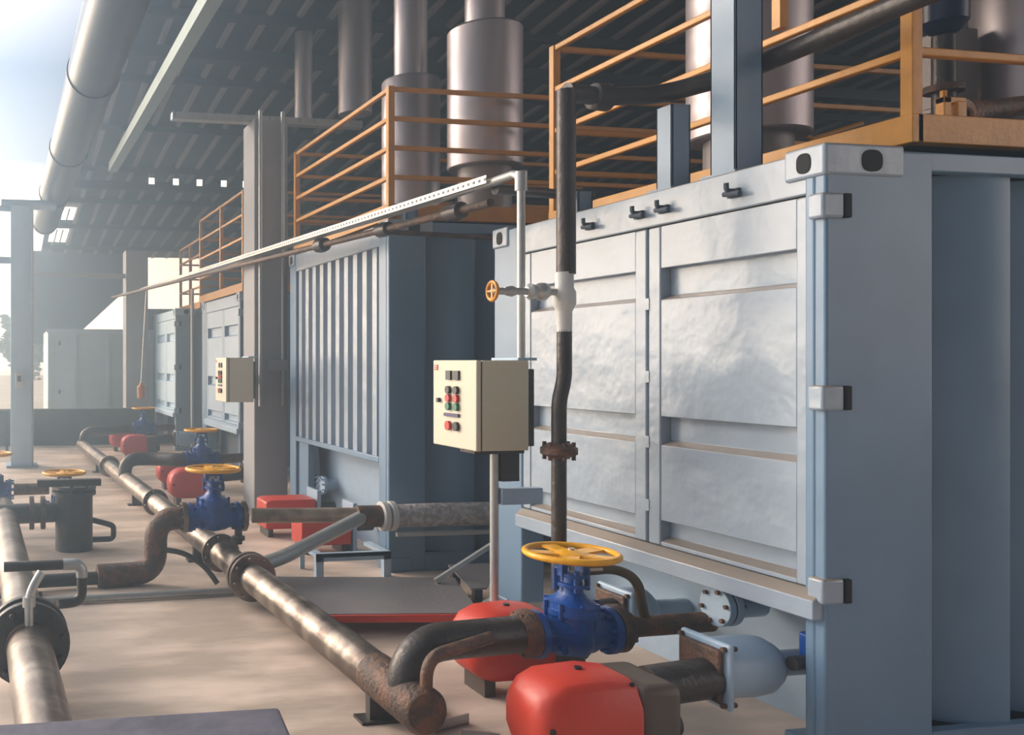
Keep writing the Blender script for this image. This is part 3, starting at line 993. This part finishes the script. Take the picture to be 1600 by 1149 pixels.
t = thing('floor_pipe', 'long steel floor pipe with a capped rusty near end running down the aisle', 'pipe', (MX, 10, .22))
md = Vector((-.0275, 1, 0))
B().lathe([(0, .0), (.005, .085), (.03, .1), (12.45, .1)], (mx(3.53), 3.53, .205), md, 32).build('pipe', 'pipe', t)
B().lathe([(0, 0), (.003, .088), (.03, .104), (.5, .103)], (mx(3.515), 3.515, .205), md, 32).build('rusty_end_cap', 'rust', t)
for yy in (3.95, 7.4, 10.4, 13.6):
    X_ = mx(yy)
    B().box(X_ - .06, yy, .015, X_ + .06, yy + .05, .13).box(X_ - .11, yy - .03, 0, X_ + .09, yy + .08, .015).build('support', 'iron', t)
for (yy, r, w) in ((5.93, .165, .035), (6.0, .165, .035), (6.75, .15, .03), (9.3, .14, .03), (12.6, .15, .06)):
    b = B().lathe([(0, r), (w, r)], (mx(yy), yy, .205), md, 32)
    b.bolts((mx(yy + w / 2), yy + w / 2, .205), md, r * .84, .012, .06 + w, 8)
    b.build('flange', 'pipe', t, bevel=.003)
tag(B().lathe([(0, 0), (.001, .028), (.02, .03), (1.9, .03)], (MX + .28, 3.95, .06), (0, 1, 0), 16).build('slim_floor_pipe', 'iron'), 'slim dark pipe lying on the floor beside the main floor pipe', 'pipe')

# centre cross line : valve 2 and its pipes
Y2 = 6.70
t = crossline = thing('cross_line', 'horizontal line right of the middle valve ending in a wrapped hose behind the container', 'pipe', (2.4, Y2, .5))
B().cyl((1.93, Y2, .5), (2.75, Y2 - .12, .5), .058).build('steel_pipe', 'tan', t)
B().cyl((2.72, 6.52, .5), (2.92, 6.50, .5), .085).build('rusty_reducer', 'rust', t)
for xx in (2.90, 2.965): B().lathe([(0, .115), (.045, .115)], (xx, 6.49, .5), (1, 0, 0), 28).build('flange', 'white', t, bevel=.004)
B().lathe([(0, .088), (.3, .092), (1.3, .09)], (3.02, 6.49, .5), (1, -.03, -.0), 28).build('lagged_hose', 'lag', t)
for xx in (1.37, 1.84):
    b = B().lathe([(0, .118), (.035, .118)], (xx, Y2, .5), (1, 0, 0), 30)
    b.bolts((xx + .015, Y2, .5), (1, 0, 0), .09, .012, .06)
    b.build('flange', 'pipe', t)
t = thing('lower_thin_pipe', 'thin grey pipe below the wrapped hose', 'pipe', (3.1, 6.45, .37))
B().cyl((3.0, 6.42, .37), (4.2, 6.38, .37), .02, seg=12).build('pipe', 'galv', t)
t = thing('diagonal_pipe', 'shiny bare pipe slanting from the floor pipe flange up to the wrapped hose', 'pipe', (2.2, 6.2, .3))
B().tube([(1.78, 6.02, .27), (2.0, 6.12, .30), (2.74, 6.48, .5)], .052, bend=.1, seg=20).build('pipe', 'galv', t)
t = thing('rusty_elbow', 'thick rusty elbow left of the middle valve dropping to a floor line', 'pipe', (1.2, Y2, .1))
B().tube([(1.38, Y2, .5), (1.17, Y2, .5), (1.17, Y2, .09), (.72, Y2 - .02, .085)], .088, bend=.17, seg=24).build('elbow', 'rust', t)
B().tube([(.74, Y2 - .02, .07), (-.75, Y2 - .1, .07)], .05, seg=18).build('low_pipe', 'iron', t)
t = thing('thin_cross_pipe', 'thin galvanised pipe lying across the aisle floor toward the pipe flange', 'pipe', (.7, 6.25, .03))
B().cyl((-.7, 6.22, .032), (1.70, 6.28, .032), .028, seg=12).build('pipe', 'galv', t)
t = thing('black_hose', 'thin black hose curving from the rusty elbow to the floor pipe', 'hose', (1.5, 6.5, .1))
B().tube([(1.22, 6.6, .28), (1.35, 6.55, .27), (1.50, 6.48, .18), (1.58, 6.40, .06)], .02, bend=.1, seg=10).build('hose', 'iron', t)
B().tube([(1.80, 6.62, .42), (1.80, 6.62, .30)], .03).build('drain_leg', 'iron', crossline)
B().lathe([(0, .05), (.03, .05)], (1.80, 6.62, .33), (0, 0, 1), 14).build('drain_collar', 'iron', crossline)

# ================================================================ FAR STATIONS (containers three and four)
for (vx, vy, bx, by, b2x, b2y, ex, ey, ox, k) in (
        (2.48, 10.9, 1.97, 10.42, 2.06, 11.7, 1.56, 11.2, 3.3, 'in front of the third container'),
        (2.60, 16.2, 2.06, 15.3, 2.05, 16.8, 1.46, 15.8, 3.2, 'in front of the last container')):
    gate_valve(vx, vy, .47, 'distant blue gate valve with a yellow handwheel ' + k)
    b1 = copy_tree(bn, (bx, by, .08))
    b1['label'] = 'distant red burner ' + k + ', nearer of its pair'
    b2 = copy_tree(bn2, (b2x, b2y, .08))
    b2['label'] = 'distant red burner ' + k + ', farther of its pair'
    t = thing('elbow_pipe', 'distant dark elbow from the floor pipe to the valve ' + k, 'pipe', (ex, ey, .2))
    B().tube([(ex, ey, .24), (ex, ey, .46), (ex + .35, ey, .46), (vx - .3, vy, .47), (vx - .2, vy, .47)], .085, bend=.2, seg=18).build('pipe', 'iron', t)
    B().cyl((vx + .2, vy, .47), (ox, vy + .2, .47), .06).build('outlet_pipe', 'rust', t)
    burner_mount(bx + .95, by + .02, .345, .3, 'pale burner drum ' + k)
t = thing('hanging_bottle', 'small orange cylinder hanging above the farthest valve', 'cylinder', (2.62, 16.6, 1.0))
B().lathe([(0, .0), (.01, .07), (.22, .08), (.26, .04), (.3, .03)], (2.62, 16.6, 1.0), (0, 0, 1), 16).build('bottle', 'orange', t)
B().cyl((2.62, 16.6, 1.3), (2.72, 16.6, 3.03), .012, seg=8).build('hanger_rod', 'galv', t)
t = thing('vertical_conduit', 'thin white vertical conduit between the two distant containers', 'pipe', (3.3, 15.6, 0))
B().cyl((3.38, 15.55, 0), (3.38, 15.55, 3.0), .03, seg=10).build('tube', 'white', t)

# ================================================================ LEFT LINE
t = thing('left_floor_pipe', 'thick shiny steel pipe at lower left running away along the open side', 'pipe', (.15, 3.5, .3))
d = Vector((.045, 7.9, .3)) - Vector((.19, 2.6, .3))
B().lathe([(0, .11), (1.9, .112)], (.19, 2.6, .3), d, 36).build('near_pipe', 'pipe', t)
B().lathe([(0, .11), (3.9, .11)], (.135, 4.68, .3), d, 36).build('far_pipe', 'pipe', t)
for yy in (4.44, 4.56):
    b = B().lathe([(0, .205), (.05, .205)], (.14, yy, .3), d, 36)
    b.bolts((.14, yy + .025, .3), d, .17, .016, .12, 10)
    b.build('flange', 'iron', t, bevel=.004)
B().lathe([(0, .116), (.03, .118)], (.141, 4.39, .3), d, 36).build('rusty_weld', 'rust', t)
for yy in (3.9, 6.5): B().box(.08, yy, 0, .2, yy + .06, .2).box(-.02, yy - .02, 0, .3, yy + .08, .015).build('support', 'iron', t)
t = thing('vent_cock', 'small pale vent cock on top of the left pipe flange', 'valve', (.13, 4.5, .5))
B().tube([(.14, 4.40, .40), (.14, 4.40, .55), (.17, 4.40, .62), (.20, 4.42, .66)], .022, bend=.04, seg=12).build('stem', 'galv', t)
B().lathe([(0, .032), (.05, .032)], (.14, 4.40, .50), (0, 0, 1), 12).build('nut', 'galv', t)
t = thing('bent_fitting', 'galvanised elbow fitting bending down beside the left flange', 'pipe', (.3, 4.6, .4))
B().tube([(.02, 4.75, .62), (.30, 4.75, .62), (.43, 4.75, .62), (.43, 4.75, .42), (.30, 4.72, .42)], .027, bend=.06, seg=14).build('dark_tube', 'iron', t)
B().tube([(.33, 4.75, .62), (.43, 4.75, .62), (.43, 4.75, .55)], .031, bend=.05, seg=14).build('galvanised_elbow', 'galv', t)

# strainer pot, its valve
SX, SY = .66, 8.08
t = thing('strainer_pot', 'dark cylindrical strainer pot with a bolted lid on the left floor', 'strainer', (SX, SY, 0))
B().lathe([(0, .17), (.50, .17), (.50, .2), (.53, .2)], (SX, SY, 0), (0, 0, 1), 32).build('pot', 'iron', t)
b = B().lathe([(0, .2), (.03, .2), (.04, .12)], (SX, SY, .55), (0, 0, 1), 32).bolts((SX, SY, .55), (0, 0, 1), .18, .016, .09, 8)
b.build('lid', 'iron', t)
B().cyl((SX - .15, SY, .34), (SX - .7, SY - .05, .34), .09).build('inlet', 'iron', t)
for xx in (SX - .3, SX - .4): B().lathe([(0, .15), (.04, .15)], (xx, SY, .34), (1, 0, 0), 24).build('flange', 'rust', t)
B().box(SX - .34, SY - .24, .60, SX + .22, SY - .16, .66).build('lid_bar', 'iron', t)
t = thing('strainer_drain', 'thin bent drain pipe on the right of the strainer pot', 'pipe', (SX + .3, SY, .1))
B().tube([(SX + .16, SY, .26), (SX + .3, SY, .22), (SX + .36, SY, .2), (SX + .36, SY, .08), (SX + .16, SY, .08)], .026, bend=.05, seg=12).build('tube', 'iron', t)
gv = gate_valve(.62, 8.75, .24, 'gate valve behind the strainer pot, only its yellow handwheel showing')
t = thing('left_cross_pipe', 'dark pipe reaching left from the strainer valve', 'pipe', (.2, 8.7, .36))
B().tube([(.42, 8.75, .24), (-.6, 8.75, .24)], .07).build('pipe', 'iron', t)
gv = gate_valve(-.09, 9.3, .38, 'blue gate valve with yellow handwheel cut by the left picture edge')
tag(B().cyl((.14, 9.3, .38), (.5, 9.3, .38), .06).build('stub_pipe', 'rust'), 'short rusty stub pipe right of the valve at the left edge', 'pipe')

# ================================================================ FLOOR ITEMS
t = thing('deck_plate', 'flat grey steel plate with a red front edge on the floor between the containers', 'plate', (2.5, 5.9, 0))
b = B()
b.prism([(1.93, 6.26), (3.25, 5.99), (2.95, 5.12), (1.90, 5.28)], 'z', .115, .13)
b.build('top_plate', 'plate', t)
B().prism([(1.98, 5.25), (2.95, 5.10), (2.95, 5.08), (1.98, 5.23)], 'z', .085, .13).build('red_edge', 'red', t)
for (xx, yy) in ((2.0, 5.34), (2.85, 5.22), (2.0, 6.15), (3.1, 5.93)): B().box(xx, yy, 0, xx + .06, yy + .05, .115).build('leg', 'iron', t)
t = thing('ramp_plate', 'small tilted grey plate with a galvanised angle edge beside the container corner', 'plate', (3.0, 6.0, .15))
b = B()
v = [b.bm.verts.new(q) for q in ((3.23, 6.05, .2), (3.62, 6.04, .2), (3.30, 5.64, .13), (3.18, 5.64, .13))]
w = [b.bm.verts.new(q.co + Vector((0, 0, .012))) for q in v]
b.bm.faces.new(v); b.bm.faces.new(w)
for k in range(4): b.bm.faces.new((v[k], v[(k + 1) % 4], w[(k + 1) % 4], w[k]))
b.build('plate', 'plate', t)
B().beam((3.03, 5.86, .145), (3.47, 5.84, .40), .03, .03).build('angle_edge', 'galv', t)
B().beam((2.94, 5.14, .145), (3.12, 5.22, .19), .04, .03).build('angle_end', 'galv', t)
b = B().box(3.24, 6.0, 0, 3.30, 6.05, .19).box(3.22, 5.66, 0, 3.28, 5.70, .13)
b.build('leg', 'iron', t)

t = thing('low_stand', 'low pale blue channel stand on the floor in front of the ribbed container', 'stand', (2.7, 6.85, 0))
B().box(2.42, 6.60, .17, 3.04, 6.66, .20).box(2.42, 6.60, .14, 3.04, 6.61, .2).build('channel', 'pale', t)
for xx in (2.42, 2.98): B().box(xx, 6.60, 0, xx + .06, 6.66, .17).build('leg', 'pale', t)
B().box(2.42, 6.66, .17, 2.48, 7.0, .2).box(2.98, 6.66, .17, 3.04, 7.0, .2).box(2.42, 6.98, 0, 2.46, 7.0, .17).build('side_arm', 'pale', t)

for (x, y, z, w, d, h, lab) in ((2.52, 8.25, .0, .5, .34, .36, 'red-orange burner box behind the middle line, left and farther one'),
                                (2.60, 7.45, .0, .46, .3, .36, 'red-orange burner box behind the middle line, right and nearer one')):
    t = thing('burner_box', lab, 'burner', (x, y, z))
    b = B().prism([(x, z + .08), (x, z + h - .02), (x + .05, z + h), (x + w, z + h), (x + w, z + .08)], 'y', y, y + d)
    b.build('casing', 'red', t, bevel=.012)
    for fx in (x + .03, x + w - .08): B().box(fx, y + .03, 0, fx + .05, y + d - .03, .08).build('foot', 'iron', t)
    B().cyl((x + w - .01, y + d / 2, .24), (x + w + .25, y + d / 2, .24), .07).build('blast_tube', 'iron', t)
    b = B().box(x + w + .02, y + .02, z, x + w + .06, y + d - .02, .44)
    b.build('mount_plate', 'pale', t, bevel=.005)

# foreground cover
t = thing('foreground_cover', 'purple-grey flat cover in the very front at bottom left', 'cover', (.3, 2.4, 0))
b = B().prism([(-.9, 3.02), (.955, 2.975), (.80, 1.9), (-.9, 1.9)], 'z', .455, .50)
b.build('top', 'cover', t, bevel=.015, seg=3)
b = B()
for (xx, yy) in ((.72, 2.86), (.68, 1.95), (-.85, 2.9), (-.85, 1.95)): b.box(xx, yy, 0, xx + .05, yy + .05, .455)
b.build('leg', 'iron', t)

# clutter on the floor under the nearest burner
for (x, y, l, a, lab) in ((2.05, 3.85, .22, .3, 'small shiny metal offcut on the floor left of the nearest burner'),
                          (2.12, 3.68, .16, -.5, 'short bright metal clip on the floor against the nearest burner')):
    mt = Matrix.Translation((x, y, .02)) @ Matrix.Rotation(a, 4, 'Z')
    b = B().box(-l / 2, -.03, -.018, l / 2, -.02, .03, mt).box(-l / 2, -.03, -.018, l / 2, .03, -.01, mt)
    for k in range(4): b.box(-l / 2 + .03 + k * .04, -.02, -.01, -l / 2 + .045 + k * .04, .03, .012, mt)
    tag(b.build('metal_offcut', 'galv'), lab, 'scrap')

# outdoors : bushes and a low rail on the open side
def tree(x, y, h, r, label):
    t = thing('leafy_tree', label, 'tree', (x, y, -.16))
    B().lathe([(0, .14), (h * .6, .07)], (x, y, -.16), (0, 0, 1), 10).build('trunk', 'bark', t)
    b = B()
    for i in range(1500):
        v = Vector((random.gauss(0, 1), random.gauss(0, 1), random.gauss(0, 1))).normalized()
        c = Vector((x, y, h * .7)) + Vector((v.x * r, v.y * r, v.z * h * .38)) * random.uniform(.55, 1) * (1 + .25 * math.sin(v.x * 5 + v.z * 7))
        u, w, n = frame_from(Vector((random.gauss(0, 1), random.gauss(0, 1), random.gauss(0, 1))))
        s = random.uniform(.12, .22)
        q = [b.bm.verts.new(c + u * s * a + w * s * d) for a, d in ((-1, 0), (0, -.5), (1, 0), (0, .5))]
        b.bm.faces.new(q)
    b.build('crown', 'leaf', t)


tree(-3.6, 34, 5.2, 1.9, 'sunlit leafy tree outside at the far left edge')
tree(1.0, 36, 3.4, 1.1, 'pale bush outside between the left column and the crosswise container')
t = thing('side_rail', 'low dark two-bar rail on the open left side in the distance', 'railing', (-1.5, 16.5, 0))
for z in (.35, .75): B().beam((-4, 16.6, z), (.15, 16.6, z), .05, .05).build('rail', 'lowwall', t)
for xx in (-3.5, -1.8, .1): B().box(xx, 16.57, -.15, xx + .05, 16.63, .78).build('post', 'lowwall', t)

# ---------------------------------------------------------------- dusty sunlit air in the shed
hm = bpy.data.materials.new('dusty_air')
hm.use_nodes = True
ht = hm.node_tree
ht.nodes.clear()
vs = N(ht, 'ShaderNodeVolumeScatter')
vs.inputs['Color'].default_value = (.56, .78, 1, 1)
vs.inputs['Density'].default_value = .036
vs.inputs['Anisotropy'].default_value = .74
ho = N(ht, 'ShaderNodeOutputMaterial')
ht.links.new(vs.outputs[0], ho.inputs['Volume'])
hz = B().box(-8, -3.9, -.1, 16.3, 40, 8).build('dusty_air', hm)
hz['kind'] = 'structure'
